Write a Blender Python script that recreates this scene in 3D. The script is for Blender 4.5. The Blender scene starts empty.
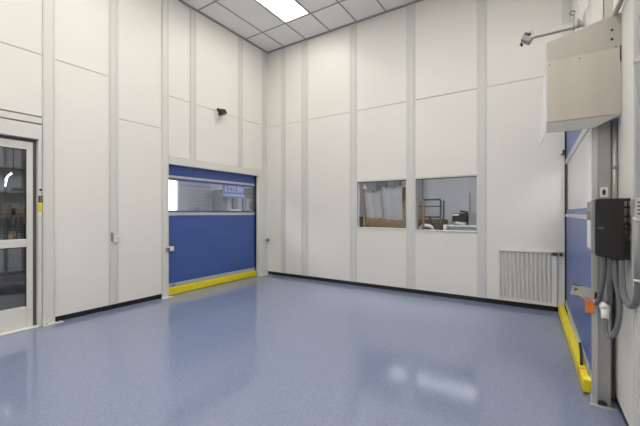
import bpy, bmesh, math, random
from mathutils import Vector, Matrix
random.seed(7)
sc = bpy.context.scene
C = sc.collection
PI = math.pi

# ------------------------------------------------------------------ materials
def srgb(r, g, b):
    f = lambda c: (c / 255 / 12.92) if c / 255 <= 0.04045 else ((c / 255 + 0.055) / 1.055) ** 2.4
    return (f(r), f(g), f(b), 1.0)

def mat(name, col, rough=0.5, metal=0.0, spec=0.5, noise=0.0, nscale=8.0, bump=0.0, bscale=200.0, emit=0.0, stretch=None):
    m = bpy.data.materials.new(name); m.use_nodes = True
    nt = m.node_tree; b = nt.nodes['Principled BSDF']
    b.inputs['Base Color'].default_value = col
    b.inputs['Roughness'].default_value = rough
    b.inputs['Metallic'].default_value = metal
    b.inputs['Specular IOR Level'].default_value = spec
    tc = nt.nodes.new('ShaderNodeTexCoord')
    src = tc.outputs['Object']
    if stretch:
        mp = nt.nodes.new('ShaderNodeMapping'); mp.inputs['Scale'].default_value = stretch
        nt.links.new(src, mp.inputs['Vector']); src = mp.outputs['Vector']
    if noise > 0:
        n = nt.nodes.new('ShaderNodeTexNoise'); n.inputs['Scale'].default_value = nscale
        n.inputs['Detail'].default_value = 4
        nt.links.new(src, n.inputs['Vector'])
        r = nt.nodes.new('ShaderNodeValToRGB')
        r.color_ramp.elements[0].position = 0.3; r.color_ramp.elements[1].position = 0.7
        r.color_ramp.elements[0].color = tuple(c * (1 - noise) for c in col[:3]) + (1,)
        r.color_ramp.elements[1].color = tuple(min(1, c * (1 + noise)) for c in col[:3]) + (1,)
        nt.links.new(n.outputs['Fac'], r.inputs['Fac'])
        nt.links.new(r.outputs['Color'], b.inputs['Base Color'])
    if bump > 0:
        n2 = nt.nodes.new('ShaderNodeTexNoise'); n2.inputs['Scale'].default_value = bscale
        nt.links.new(src, n2.inputs['Vector'])
        bp = nt.nodes.new('ShaderNodeBump'); bp.inputs['Strength'].default_value = bump
        bp.inputs['Distance'].default_value = 0.002
        nt.links.new(n2.outputs['Fac'], bp.inputs['Height'])
        nt.links.new(bp.outputs['Normal'], b.inputs['Normal'])
    if emit > 0:
        b.inputs['Emission Color'].default_value = col
        b.inputs['Emission Strength'].default_value = emit
    return m

def clear(name, tint, haze=0.0, hazecol=(0.8, 0.8, 0.8, 1), rough=0.02, ior=1.45, noise=False):
    m = bpy.data.materials.new(name); m.use_nodes = True
    nt = m.node_tree; nt.nodes.remove(nt.nodes['Principled BSDF'])
    out = nt.nodes['Material Output']
    tr = nt.nodes.new('ShaderNodeBsdfTransparent'); tr.inputs['Color'].default_value = tint
    gl = nt.nodes.new('ShaderNodeBsdfGlossy'); gl.inputs['Roughness'].default_value = rough
    fr = nt.nodes.new('ShaderNodeFresnel'); fr.inputs['IOR'].default_value = ior
    mx = nt.nodes.new('ShaderNodeMixShader')
    ge = nt.nodes.new('ShaderNodeNewGeometry')      # reflect once, at the outer face of the sheet
    inv = nt.nodes.new('ShaderNodeMath'); inv.operation = 'SUBTRACT'; inv.inputs[0].default_value = 1.0
    mu = nt.nodes.new('ShaderNodeMath'); mu.operation = 'MULTIPLY'
    nt.links.new(ge.outputs['Backfacing'], inv.inputs[1])
    nt.links.new(fr.outputs['Fac'], mu.inputs[0]); nt.links.new(inv.outputs[0], mu.inputs[1])
    nt.links.new(mu.outputs[0], mx.inputs['Fac'])
    base = tr.outputs['BSDF']
    if haze > 0:
        df = nt.nodes.new('ShaderNodeBsdfDiffuse'); df.inputs['Color'].default_value = hazecol
        m2 = nt.nodes.new('ShaderNodeMixShader'); m2.inputs['Fac'].default_value = haze
        nt.links.new(base, m2.inputs[1]); nt.links.new(df.outputs['BSDF'], m2.inputs[2])
        base = m2.outputs['Shader']
    if noise:
        tc = nt.nodes.new('ShaderNodeTexCoord')
        mp = nt.nodes.new('ShaderNodeMapping'); mp.inputs['Scale'].default_value = (1, 0.6, 6)
        n = nt.nodes.new('ShaderNodeTexNoise'); n.inputs['Scale'].default_value = 2.0
        bp = nt.nodes.new('ShaderNodeBump'); bp.inputs['Strength'].default_value = 0.35; bp.inputs['Distance'].default_value = 0.02
        nt.links.new(tc.outputs['Object'], mp.inputs['Vector']); nt.links.new(mp.outputs['Vector'], n.inputs['Vector'])
        nt.links.new(n.outputs['Fac'], bp.inputs['Height']); nt.links.new(bp.outputs['Normal'], gl.inputs['Normal'])
    nt.links.new(base, mx.inputs[1]); nt.links.new(gl.outputs['BSDF'], mx.inputs[2])
    nt.links.new(mx.outputs['Shader'], out.inputs['Surface'])
    return m

def emitter(name, col, strength):
    m = bpy.data.materials.new(name); m.use_nodes = True
    nt = m.node_tree; nt.nodes.remove(nt.nodes['Principled BSDF'])
    e = nt.nodes.new('ShaderNodeEmission'); e.inputs['Color'].default_value = col; e.inputs['Strength'].default_value = strength
    nt.links.new(e.outputs['Emission'], nt.nodes['Material Output'].inputs['Surface'])
    return m

M = {}
M['panel'] = mat('white_wall_panel', (0.80, 0.775, 0.725, 1), 0.42, noise=0.012, nscale=1.2)
M['batten'] = mat('grey_white_batten', (0.675, 0.665, 0.635, 1), 0.38)
M['vent_back'] = mat('vent_backing', (0.58, 0.57, 0.54, 1), 0.5)
M['post'] = mat('painted_steel_post', (0.72, 0.705, 0.66, 1), 0.4)
M['seam'] = mat('seam_core', (0.50, 0.48, 0.44, 1), 0.7)
M['plain'] = mat('plain_white_paint', (0.74, 0.73, 0.70, 1), 0.6)
M['greywall'] = mat('blue_grey_paint', (0.52, 0.53, 0.56, 1), 0.6, noise=0.03, nscale=1.5)
M['darkwall'] = mat('dark_grey_paint', (0.20, 0.20, 0.21, 1), 0.6, noise=0.1, nscale=2)
M['black'] = mat('black_vinyl_base', (0.012, 0.012, 0.013, 1), 0.45)
M['blackplastic'] = mat('black_plastic', (0.017, 0.015, 0.014, 1), 0.42, bump=0.1, bscale=300)
M['tile'] = mat('ceiling_tile', (0.86, 0.855, 0.83, 1), 0.85, noise=0.03, nscale=90, bump=0.3, bscale=350)
M['tbar'] = mat('ceiling_grid_metal', (0.34, 0.34, 0.33, 1), 0.5)
M['lens'] = emitter('light_diffuser', (1.0, 0.972, 0.905, 1), 8.6)
M['lens_dim'] = emitter('light_diffuser_side_room', (0.97, 0.98, 1.0, 1), 1.7)
M['lens_fill'] = emitter('fill_diffuser_side_room', (0.97, 0.98, 1.0, 1), 14.0)  # glow of the fill lights added in the side rooms
M['lens_west_fill'] = emitter('workshop_fill_diffuser', (0.97, 0.98, 1.0, 1), 30.0)  # stronger glow for the fill lights added in the workshop
M['daylight'] = emitter('daylight_opening', (0.97, 0.98, 1.0, 1), 2.6)
M['tube'] = emitter('fluorescent_tube', (0.97, 0.99, 1.0, 1), 4.0)
M['blue'] = mat('blue_curtain_vinyl', (0.052, 0.108, 0.345, 1), 0.34, noise=0.05, nscale=3, stretch=(1, 0.4, 4))
M['alu'] = mat('brushed_aluminium', (0.62, 0.61, 0.58, 1), 0.35, metal=0.55)
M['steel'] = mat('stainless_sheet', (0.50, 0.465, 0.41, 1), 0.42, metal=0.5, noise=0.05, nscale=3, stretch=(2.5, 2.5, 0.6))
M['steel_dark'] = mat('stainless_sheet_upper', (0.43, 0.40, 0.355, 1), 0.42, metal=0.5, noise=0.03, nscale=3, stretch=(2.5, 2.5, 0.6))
M['galv'] = mat('galvanised_grey', (0.42, 0.41, 0.39, 1), 0.42, metal=0.45, noise=0.05, nscale=20)
M['yellow'] = mat('yellow_foam', (0.80, 0.66, 0.012, 1), 0.5, noise=0.06, nscale=12)
M['orange'] = mat('orange_tag', (0.85, 0.24, 0.03, 1), 0.5, noise=0.12, nscale=30)
M['redorange'] = mat('orange_tape', (0.85, 0.26, 0.06, 1), 0.5)
M['white'] = mat('white_plastic', (0.78, 0.78, 0.76, 1), 0.4)
M['hose'] = mat('grey_flex_hose', (0.17, 0.175, 0.18, 1), 0.5)
M['wood'] = mat('raw_wood', (0.20, 0.125, 0.06, 1), 0.6, noise=0.25, nscale=6, stretch=(1, 6, 6))
M['tan'] = mat('tan_bent_wood', (0.34, 0.22, 0.11, 1), 0.5, noise=0.15, nscale=10)
M['darkwood'] = mat('dark_wood', (0.12, 0.075, 0.04, 1), 0.6, noise=0.3, nscale=6, stretch=(1, 5, 5))
M['darkmetal'] = mat('dark_metal', (0.06, 0.06, 0.06, 1), 0.45, metal=0.3)
M['ochre'] = mat('ochre_rail', (0.46, 0.34, 0.03, 1), 0.5)
M['midgrey'] = mat('mid_grey_metal', (0.27, 0.27, 0.28, 1), 0.45)
M['cabinet'] = mat('grey_cabinet', (0.16, 0.16, 0.165, 1), 0.45)
M['card'] = mat('cardboard', (0.26, 0.21, 0.16, 1), 0.8, noise=0.1, nscale=20)
M['signblue'] = mat('sign_blue', (0.10, 0.14, 0.36, 1), 0.5)
M['lettering'] = mat('pale_lettering', (0.46, 0.49, 0.64, 1), 0.6)
M['labelgrey'] = mat('faded_label', (0.10, 0.10, 0.10, 1), 0.6)
M['glass'] = clear('window_glass', (0.92, 0.93, 0.94, 1), rough=0.01, ior=1.45)
M['doorglass'] = clear('door_glass', (0.85, 0.86, 0.87, 1), rough=0.01, ior=1.5)
M['vinyl'] = clear('clear_vinyl', (0.90, 0.91, 0.94, 1), haze=0.09, hazecol=(0.80, 0.81, 0.86, 1), rough=0.06, ior=1.42, noise=True)
M['fogvinyl'] = clear('fogged_vinyl', (0.90, 0.89, 0.90, 1), haze=0.30, hazecol=(0.84, 0.82, 0.82, 1), rough=0.08, ior=1.42, noise=True)
M['wrap'] = clear('stretch_wrap', (0.85, 0.86, 0.88, 1), haze=0.66, hazecol=(0.78, 0.78, 0.78, 1), rough=0.25, ior=1.4, noise=True)
M['slat'] = mat('slatted_grey_door', (0.42, 0.43, 0.44, 1), 0.5)

# floor: glossy blue grey epoxy with fine flake
def floor_mat(name, c1, c2, rough):
    m = bpy.data.materials.new(name); m.use_nodes = True
    nt = m.node_tree; b = nt.nodes['Principled BSDF']
    tc = nt.nodes.new('ShaderNodeTexCoord')
    v = nt.nodes.new('ShaderNodeTexVoronoi'); v.inputs['Scale'].default_value = 120
    n = nt.nodes.new('ShaderNodeTexNoise'); n.inputs['Scale'].default_value = 60; n.inputs['Detail'].default_value = 5
    ad = nt.nodes.new('ShaderNodeMix'); ad.data_type = 'FLOAT'; ad.inputs[0].default_value = 0.5
    r = nt.nodes.new('ShaderNodeValToRGB')
    r.color_ramp.elements[0].position = 0.32; r.color_ramp.elements[1].position = 0.68
    r.color_ramp.elements[0].color = c1; r.color_ramp.elements[1].color = c2
    nt.links.new(tc.outputs['Object'], v.inputs['Vector']); nt.links.new(tc.outputs['Object'], n.inputs['Vector'])
    nt.links.new(v.outputs['Color'], ad.inputs[2]); nt.links.new(n.outputs['Fac'], ad.inputs[3])
    nt.links.new(ad.outputs[0], r.inputs['Fac']); nt.links.new(r.outputs['Color'], b.inputs['Base Color'])
    b.inputs['Roughness'].default_value = rough
    b.inputs['Specular IOR Level'].default_value = 0.85
    n2 = nt.nodes.new('ShaderNodeTexNoise'); n2.inputs['Scale'].default_value = 5; n2.inputs['Detail'].default_value = 3
    bp = nt.nodes.new('ShaderNodeBump'); bp.inputs['Strength'].default_value = 0.02; bp.inputs['Distance'].default_value = 0.01
    nt.links.new(tc.outputs['Object'], n2.inputs['Vector']); nt.links.new(n2.outputs['Fac'], bp.inputs['Height'])
    nt.links.new(bp.outputs['Normal'], b.inputs['Normal'])
    return m
M['floor'] = floor_mat('epoxy_floor', (0.192, 0.228, 0.345, 1), (0.238, 0.278, 0.405, 1), 0.11)
M['concrete'] = mat('side_room_floor', (0.20, 0.20, 0.21, 1), 0.25, noise=0.1, nscale=3)

# ------------------------------------------------------------------ mesh helpers
class MB:
    def __init__(s): s.bm = bmesh.new()
    def box(s, x0, x1, y0, y1, z0, z1):
        vs = [s.bm.verts.new(p) for p in ((x0,y0,z0),(x1,y0,z0),(x1,y1,z0),(x0,y1,z0),(x0,y0,z1),(x1,y0,z1),(x1,y1,z1),(x0,y1,z1))]
        for f in ((3,2,1,0),(4,5,6,7),(0,1,5,4),(1,2,6,5),(2,3,7,6),(3,0,4,7)):
            s.bm.faces.new([vs[i] for i in f])
        return s
    def obox(s, c, size, rot):
        mt = Matrix.Translation(c) @ rot.to_4x4()
        hx, hy, hz = (v / 2 for v in size)
        vs = [s.bm.verts.new(mt @ Vector(p)) for p in ((-hx,-hy,-hz),(hx,-hy,-hz),(hx,hy,-hz),(-hx,hy,-hz),(-hx,-hy,hz),(hx,-hy,hz),(hx,hy,hz),(-hx,hy,hz))]
        for f in ((3,2,1,0),(4,5,6,7),(0,1,5,4),(1,2,6,5),(2,3,7,6),(3,0,4,7)):
            s.bm.faces.new([vs[i] for i in f])
        return s
    def prism(s, pts, axis, a, b):
        """pts: polygon in the two other axes (cyclic order), extruded along axis from a to b"""
        def mk(p, t):
            return {'x': (t, p[0], p[1]), 'y': (p[0], t, p[1]), 'z': (p[0], p[1], t)}[axis]
        A = [s.bm.verts.new(mk(p, a)) for p in pts]; B = [s.bm.verts.new(mk(p, b)) for p in pts]
        n = len(pts)
        s.bm.faces.new(A); s.bm.faces.new(B[::-1])
        for i in range(n):
            s.bm.faces.new((A[i], B[i], B[(i+1) % n], A[(i+1) % n]))
        return s
    def cyl(s, p0, p1, r, n=16, r1=None):
        return s.tube([p0, p1], r, n, r1=r1)
    def tube(s, pts, r, n=12, r1=None, ribs=0):
        pts = [Vector(p) for p in pts]
        rings = []
        up = Vector((0.123, 0.456, 0.881)).normalized()
        for i, p in enumerate(pts):
            t = (pts[min(i+1, len(pts)-1)] - pts[max(i-1, 0)]).normalized()
            if abs(t.dot(up)) > 0.98: up = Vector((1, 0.1, 0)).normalized()
            a = t.cross(up).normalized(); b = t.cross(a).normalized(); up = -b if up.dot(-b) > 0 else b
            a = t.cross(up).normalized(); b = t.cross(a)
            rr = r if r1 is None else r + (r1 - r) * i / (len(pts) - 1)
            if ribs and i % 2: rr *= 1 - ribs
            rings.append([s.bm.verts.new(p + (a * math.cos(2*PI*k/n) + b * math.sin(2*PI*k/n)) * rr) for k in range(n)])
        for q in range(len(rings) - 1):
            for k in range(n):
                f = s.bm.faces.new((rings[q][k], rings[q][(k+1) % n], rings[q+1][(k+1) % n], rings[q+1][k])); f.smooth = True
        s.bm.faces.new(rings[0][::-1]); s.bm.faces.new(rings[-1])
        return s
    def build(s, name, m, parent=None, bevel=0.0, seg=2):
        bmesh.ops.recalc_face_normals(s.bm, faces=s.bm.faces)
        me = bpy.data.meshes.new(name); s.bm.to_mesh(me); s.bm.free()
        me.materials.append(M[m] if isinstance(m, str) else m)
        o = bpy.data.objects.new(name, me); C.objects.link(o)
        if bevel:
            md = o.modifiers.new('bevel', 'BEVEL'); md.width = bevel; md.segments = seg; md.limit_method = 'ANGLE'
        if parent is not None:
            o.parent = parent; o.matrix_parent_inverse = parent_inv(parent)
        return o

def world_of(o):
    m = Matrix.LocRotScale(o.location, o.rotation_euler, o.scale)
    return (world_of(o.parent) @ o.matrix_parent_inverse @ m) if o.parent else m
def parent_inv(p): return world_of(p).inverted()

def smooth_path(pts, per=8):
    pts = [Vector(p) for p in pts]; out = []
    P = [pts[0]] + pts + [pts[-1]]
    for i in range(1, len(P) - 2):
        p0, p1, p2, p3 = P[i-1], P[i], P[i+1], P[i+2]
        for k in range(per):
            t = k / per
            out.append(0.5 * ((2*p1) + (p2-p0)*t + (2*p0-5*p1+4*p2-p3)*t*t + (3*p1-p0-3*p2+p3)*t**3))
    out.append(pts[-1]); return out

def thing(name, label, cat, loc=(0, 0, 0), group=None, rz=0.0):
    o = bpy.data.objects.new(name, None); o.empty_display_size = 0.1; C.objects.link(o)
    o.location = loc; o.rotation_euler = (0, 0, rz)
    o['label'] = label; o['category'] = cat
    if group: o['group'] = group
    return o
def tag(o, label, cat, group=None):
    o['label'] = label; o['category'] = cat
    if group: o['group'] = group
    return o
def struct(o, label=None, cat=None):
    o['kind'] = 'structure'
    if label: o['label'] = label
    if cat: o['category'] = cat
    return o
def sroot(name, label, cat, loc):
    o = thing(name, label, cat, loc); o['kind'] = 'structure'; return o
def copy_tree(o, parent=None):
    c = o.copy(); C.objects.link(c)
    if parent is not None: c.parent = parent
    for ch in [x for x in bpy.data.objects if x.parent == o]:
        copy_tree(ch, c)
    return c

# ------------------------------------------------------------------ room numbers
H = 1.44                       # camera height
XL, YB, ZC = -5.307, 5.944, 5.216
XN = 0.505                     # right wall near the camera
XD = 0.43                      # right wall over the roll-up door
YS = -8.2                      # wall behind the camera
BASE = 0.075
SEAM = 3.46
GAP = 0.012

# ---- floor and ceiling
struct(MB().box(XL - 0.14, 0.62, YS - 0.1, YB + 0.14, -0.12, 0).build('floor', 'floor'), 'glossy blue grey flecked epoxy floor', 'floor')

xg = [XL, -4.80, -4.19, -3.58, -2.97, -2.36, -1.75, -1.14, -0.53, 0.08, 0.56]
yg = [YB, 5.22, 4.00, 2.78, 1.56, 0.34, -0.88, -2.10, -3.32, -4.54, -5.76, -6.98, YS]
lights = [(2, r_) for r_ in (1, 3, 5, 7, 9)] + [(c_, r_) for c_ in (5, 8) for r_ in (2, 4, 6, 8)]      # (column, row) of light panels; all but the first are unseen, added for even light
ce = MB()
for i in range(len(xg) - 1):
    for j in range(len(yg) - 1):
        if (i, j) in lights: continue
        a, b, c, d = xg[i], xg[i+1], yg[j+1], yg[j]
        ce.box(a + 0.010, b - 0.010, c + 0.010, d - 0.010, ZC + 0.006, ZC + 0.03)
ce.box(XL - 0.1, 0.6, YS - 0.1, YB + 0.1, ZC + 0.14, ZC + 0.20)
struct(ce.build('ceiling', 'tile'), 'suspended ceiling of pale grey tiles', 'ceiling')
gr = MB()
for x in xg[1:-1]: gr.box(x - 0.014, x + 0.014, YS, YB, ZC - 0.001, ZC + 0.010)
for i in range(len(xg) - 1):
    for y in yg[1:-1]: gr.box(xg[i] + 0.0141, xg[i+1] - 0.0141, y - 0.014, y + 0.014, ZC - 0.0008, ZC + 0.010)
struct(gr.build('trim_1', 'tbar'), 'grey metal grid between the ceiling tiles', 'ceiling grid')
ed = MB()
ed.box(XL, XL + 0.03, YS, YB, ZC - 0.022, ZC + 0.004)
ed.box(XL + 0.03, 0.43, YB - 0.03, YB, ZC - 0.022, ZC + 0.004)
struct(ed.build('trim_2', 'tbar'), 'dark grey angle edging where the ceiling meets the walls', 'ceiling edge')

def ceiling_light(x0, x1, y0, y1, z, label, lens='lens', group=None):
    t = thing('ceiling_light', label, 'ceiling light', ((x0+x1)/2, (y0+y1)/2, z), group)
    f = MB(); e = 0.016
    f.box(x0+e, x0+2.2*e, y0+e, y1-e, z, z+0.07).box(x1-2.2*e, x1-e, y0+e, y1-e, z, z+0.07)
    f.box(x0+2.2*e, x1-2.2*e, y0+e, y0+2.2*e, z, z+0.07).box(x0+2.2*e, x1-2.2*e, y1-2.2*e, y1-e, z, z+0.07)
    f.build('frame', 'white', t)
    MB().box(x0+2.2*e, x1-2.2*e, y0+2.2*e, y1-2.2*e, z+0.012, z+0.02).build('diffuser', lens, t)
    return t
for n, (i, j) in enumerate(lights):
    lab = 'bright white rectangular light panel set in the grey tile ceiling' if n == 0 else 'unseen light panel added to the tile ceiling above and behind the viewer'
    ceiling_light(xg[i], xg[i+1], yg[j+1], yg[j], ZC + 0.002, lab, group='added ceiling light panels' if n else None)

# ---- left wall
def panels(name, axis, face, back, bays, label):
    """bays: (a0, a1, [z breaks]); axis 'x' = wall lies along y with its face at x=face"""
    w = MB()
    def bx(a0, a1, z0, z1, f, b):
        lo, hi = min(f, b), max(f, b)
        if axis == 'x': w.box(lo, hi, a0, a1, z0, z1)
        else: w.box(a0, a1, lo, hi, z0, z1)
    return w, bx
SGN = 1
def wall(name, axis, face, thick, bays, label, cat='wall'):
    # face panels with an open seam between them, in front of a core
    root = MB(); core = MB()
    s = 1 if thick > 0 else -1
    for a0, a1, zs in bays:
        for z0, z1 in zs:
            top = z1 - (GAP / 2 if z1 < ZC else 0); bot = z0 + (GAP / 2 if (z0 > BASE + 0.01) else 0)
            f0, f1 = sorted((face, face + s * 0.02))
            c0, c1 = sorted((face + s * 0.0135, face + thick))
            if axis == 'x':
                root.box(f0, f1, a0, a1, bot, top); core.box(c0, c1, a0, a1, z0, z1)
            else:
                root.box(a0, a1, f0, f1, bot, top); core.box(a0, a1, c0, c1, z0, z1)
    o = struct(root.build(name, 'panel'), label, cat)
    core.build('wall_core', 'seam', o)
    return o
ZT = ZC + 0.12
wall('wall_left', 'x', XL, -0.13, [
    (YS, -0.6, [(BASE, SEAM), (SEAM, ZT)]), (-0.6, 0.43, [(BASE, SEAM), (SEAM, ZT)]),
    (0.43, 1.70, [(2.67, SEAM), (SEAM, ZT)]),
    (1.70, 2.525, [(BASE, SEAM), (SEAM, ZT)]),
    (2.525, 3.345, [(BASE, 2.87), (2.87, ZT)]),
    (3.345, 3.39, [(BASE, ZT)]),
    (3.39, 3.90, [(2.36, SEAM), (SEAM, ZT)]), (3.90, 5.085, [(2.36, SEAM), (SEAM, ZT)]),
    (5.085, 5.70, [(2.36, SEAM), (SEAM, ZT)]), (5.70, YB + 0.13, [(0.0, ZT)])], 'left white panelled wall with light grey battens', 'wall')
wall('wall_back', 'y', YB, 0.13, [
    (XL - 0.0, -4.83, [(BASE, SEAM), (SEAM, ZT)]), (-4.83, -4.235, [(BASE, SEAM), (SEAM, ZT)]),
    (-4.235, -3.04, [(BASE, SEAM), (SEAM, ZT)]),
    (-3.04, -2.99, [(BASE, SEAM), (SEAM, ZT)]),
    (-2.99, -1.955, [(BASE, 1.145), (2.06, SEAM), (SEAM, ZT)]),
    (-1.955, -1.825, [(BASE, SEAM), (SEAM, ZT)]),
    (-1.825, -0.785, [(BASE, 1.13), (2.06, SEAM), (SEAM, ZT)]),
    (-0.785, -0.73, [(BASE, SEAM), (SEAM, ZT)]),
    (-0.73, 0.345, [(BASE, SEAM), (SEAM, ZT)]),
    (0.345, 0.60, [(0.0, SEAM), (SEAM, ZT)])], 'white panelled wall at the back with two windows', 'wall')
wall('wall_right', 'x', XN, 0.13, [
    (YS, 0.2, [(BASE, ZT)]), (0.2, 1.42, [(BASE, ZT)]), (1.42, 2.64, [(BASE, ZT)]), (2.64, 3.40, [(BASE, ZT)])],
    'right white wall close to the viewer', 'wall')
wall('wall_over_door', 'x', XD, 0.20, [(3.40, 4.0, [(2.72, ZT)]), (4.0, 4.9, [(2.72, ZT)]), (4.9, YB, [(2.72, ZT)])],
     'white wall above the right blue roll-up door', 'wall').name = 'wall_right_upper'
struct(MB().box(XL - 0.13, 0.63, YS - 0.12, YS, 0, ZT).build('wall_behind', 'panel'), 'white wall behind the viewer', 'wall')

# baseboards: black recessed strips
def base(name, *a, label=''):
    struct(MB().box(*a).build(name, 'black'), label, 'baseboard')
bl = MB().box(XL - 0.10, XL - 0.024, 1.80, 3.30, 0, BASE + 0.01).box(XL - 0.10, XL - 0.024, YS, 0.40, 0, BASE + 0.01)
struct(bl.build('baseboard_left', 'black'), 'black recessed base strip along the left wall', 'baseboard')
base('baseboard_back', XL, 0.345, YB + 0.022, YB + 0.10, 0, BASE + 0.01, label='black recessed base strip along the back wall')
base('baseboard_right', XN + 0.012, XN + 0.10, YS, 3.38, 0, BASE + 0.01, label='black base strip along the near right wall')

# battens: each a trim of its own
tn = [2]
def batten(axis, face, a0, a1, z0, z1, label, m='batten', proud=0.012, flange=0.028):
    tn[0] += 1
    b = MB(); s = 1 if axis in ('x+',) else -1
    c = (a1 - a0) * 0.16
    def bx(p0, p1, d, zz0=z0, zz1=z1):
        f0, f1 = sorted((face - 0.001 * s, face + s * d))
        if axis[0] == 'x': b.box(f0, f1, p0, p1, zz0, zz1)
        else: b.box(p0, p1, f0, f1, zz0, zz1)
    bx(a0, a0 + c, proud); bx(a1 - c, a1, proud); bx(a0 + c, a1 - c, proud * 0.55)
    bx(a0 - flange, a0 - 0.0004, 0.003); bx(a1 + 0.0004, a1 + flange, 0.003)
    return struct(b.build('trim_%d' % tn[0], m), label, 'wall trim')
ZB = BASE
batten('x+', XL, 2.48, 2.57, ZB, ZC - 0.02, 'light grey upright batten between the two wide left wall panels')
batten('x+', XL, 3.85, 3.95, 2.43, ZC - 0.02, 'light grey batten above the left end of the blue left door')
batten('x+', XL, 5.04, 5.125, 2.43, ZC - 0.02, 'light grey batten above the right end of the blue left door')
batten('x+', XL, 5.77, 5.90, 2.56, ZC - 0.02, 'light grey corner batten on the left wall', flange=0.02)
batten('y', YB, -4.87, -4.79, ZB, ZC - 0.02, 'first narrow batten on the back wall from the corner')
batten('y', YB, -4.30, -4.17, ZB, ZC - 0.02, 'second batten on the back wall from the corner')
batten('y', YB, -3.10, -2.99, ZB, ZC - 0.02, 'batten at the left edge of the left window')
batten('y', YB, -1.945, -1.83, ZB, ZC - 0.02, 'batten between the two windows')
batten('y', YB, -0.775, -0.68, ZB, ZC - 0.02, 'batten at the right edge of the right window')
batten('x-', XN, 2.60, 2.70, ZB, ZC - 0.02, 'batten on the right wall beside the frame edge', flange=0.02)
batten('x-', XD, 4.86, 4.96, 2.75, ZC - 0.02, 'far batten on the wall above the right door', flange=0.02)
batten('x-', XD, 3.95, 4.05, 2.75, ZC - 0.02, 'near batten on the wall above the right door', flange=0.02)
batten('y', YB, 0.33, 0.41, 2.72, ZC - 0.02, 'batten in the back right corner above the door', flange=0.01)

# door posts of the left wall (steel, on the floor)
def post(y0, y1, z1, x1, label, z0=0.0):
    tn[0] += 1
    o = struct(MB().box(XL - 0.05, x1, y0, y1, z0, z1).build('trim_%d' % tn[0], 'post', bevel=0.004), label, 'post')
    return o
pA = post(1.665, 1.795, ZC - 0.02, XL + 0.024, 'painted steel post right of the glazed door')
MB().box(XL + 0.0245, XL + 0.030, 1.675, 1.685, 0.01, ZC - 0.05).build('cover_strip', 'batten', pA)
MB().box(XL + 0.0245, XL + 0.030, 1.773, 1.783, 0.01, ZC - 0.05).build('cover_strip', 'batten', pA)
pl = MB().box(XL + 0.022, XL + 0.075, 1.66, 1.87, 0, 0.012).build('base_plate', 'post', pA)
MB().cyl((XL+0.05, 1.83, 0.012), (XL+0.05, 1.83, 0.028), 0.010, 8).cyl((XL+0.05, 1.70, 0.012), (XL+0.05, 1.70, 0.028), 0.010, 8).build('bolt', 'galv', pA)
pC = post(3.285, 3.405, ZC - 0.02, XL + 0.026, 'painted steel post left of the blue left door')
MB().box(XL + 0.0265, XL + 0.034, 3.293, 3.303, 0.01, ZC - 0.05).box(XL + 0.0265, XL + 0.034, 3.386, 3.396, 0.01, ZC - 0.05).build('cover_strip', 'batten', pC)
MB().box(XL + 0.024, XL + 0.075, 3.27, 3.47, 0, 0.012).build('base_plate', 'post', pC)
MB().box(XL - 0.01, XL + 0.02, 3.225, 3.28, 0.0, 0.075).build('bolt_cover', 'black', pC)
pD = post(5.62, 5.75, 2.42, XL + 0.022, 'painted steel jamb right of the blue left door')
MB().box(XL + 0.0225, XL + 0.06, 5.65, 5.92, 0, 0.012).build('base_plate', 'post', pD)
pE = post(5.755, 5.915, 2.55, XL + 0.016, 'low steel corner post beside the blue left door')
hd = struct(MB().box(XL - 0.05, XL + 0.020, 3.41, 5.615, 2.285, 2.42).build('trim_20', 'post', bevel=0.003), 'steel header beam over the blue left door', 'door header')
MB().box(XL + 0.0205, XL + 0.026, 3.41, 5.615, 2.405, 2.415).build('cover_strip', 'batten', hd)

# ------------------------------------------------------------------ glazed hinged door (left edge)
d1 = sroot('door_1', 'white framed glazed hinged door with two panes at the far left', 'door', (XL - 0.05, 1.1, 0))
Y0, Y1 = 0.55, 1.585
xf0, xf1 = XL - 0.085, XL - 0.045
lf = MB()
lf.box(xf0, xf1, 1.52, Y1, 0.012, 2.335).box(xf0, xf1, Y0, Y0 + 0.065, 0.012, 2.335)
lf.box(xf0, xf1, Y0 + 0.065, 1.52, 2.235, 2.335).box(xf0, xf1, Y0 + 0.065, 1.52, 1.015, 1.115).box(xf0, xf1, Y0 + 0.065, 1.52, 0.012, 0.27)
lf.build('leaf', 'post', d1, bevel=0.004)
MB().box(xf0 + 0.016, xf0 + 0.022, Y0 + 0.066, 1.519, 1.116, 2.234).build('upper_pane', 'doorglass', d1)
MB().box(xf0 + 0.016, xf0 + 0.022, Y0 + 0.066, 1.519, 0.271, 1.014).build('lower_pane', 'doorglass', d1)
gk = MB()
for z0, z1 in ((1.116, 2.234), (0.271, 1.014)):
    gk.box(xf1 - 0.012, xf1 + 0.001, 1.510, 1.5195, z0, z1).box(xf1 - 0.012, xf1 + 0.001, Y0 + 0.066, 1.51, z1 - 0.008, z1 - 0.0005)
gk.build('gasket', 'black', d1)
fr = MB()
fr.box(XL - 0.12, XL + 0.006, 1.622, 1.66, 0, 2.375).box(XL - 0.12, XL + 0.006, 0.44, 0.53, 0, 2.375)
fr.box(XL - 0.12, XL + 0.012, 0.44, 1.66, 2.375, 2.56).box(XL - 0.12, XL + 0.020, 0.44, 1.66, 2.575, 2.652)
fr.build('frame', 'post', d1, bevel=0.003)
MB().box(XL - 0.11, XL - 0.055, 1.590, 1.6215, 0.0, 2.374).box(XL - 0.11, XL - 0.06, 0.531, 1.59, 2.342, 2.374).build('weather_strip', 'labelgrey', d1)
MB().box(XL - 0.12, XL + 0.03, 0.531, 1.6215, 0.0, 0.010).build('threshold', 'white', d1)
ac = thing('door_switch', 'small black and yellow switch plate on the jamb of the glazed door', 'switch', (XL + 0.006, 1.641, 1.42))
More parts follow.
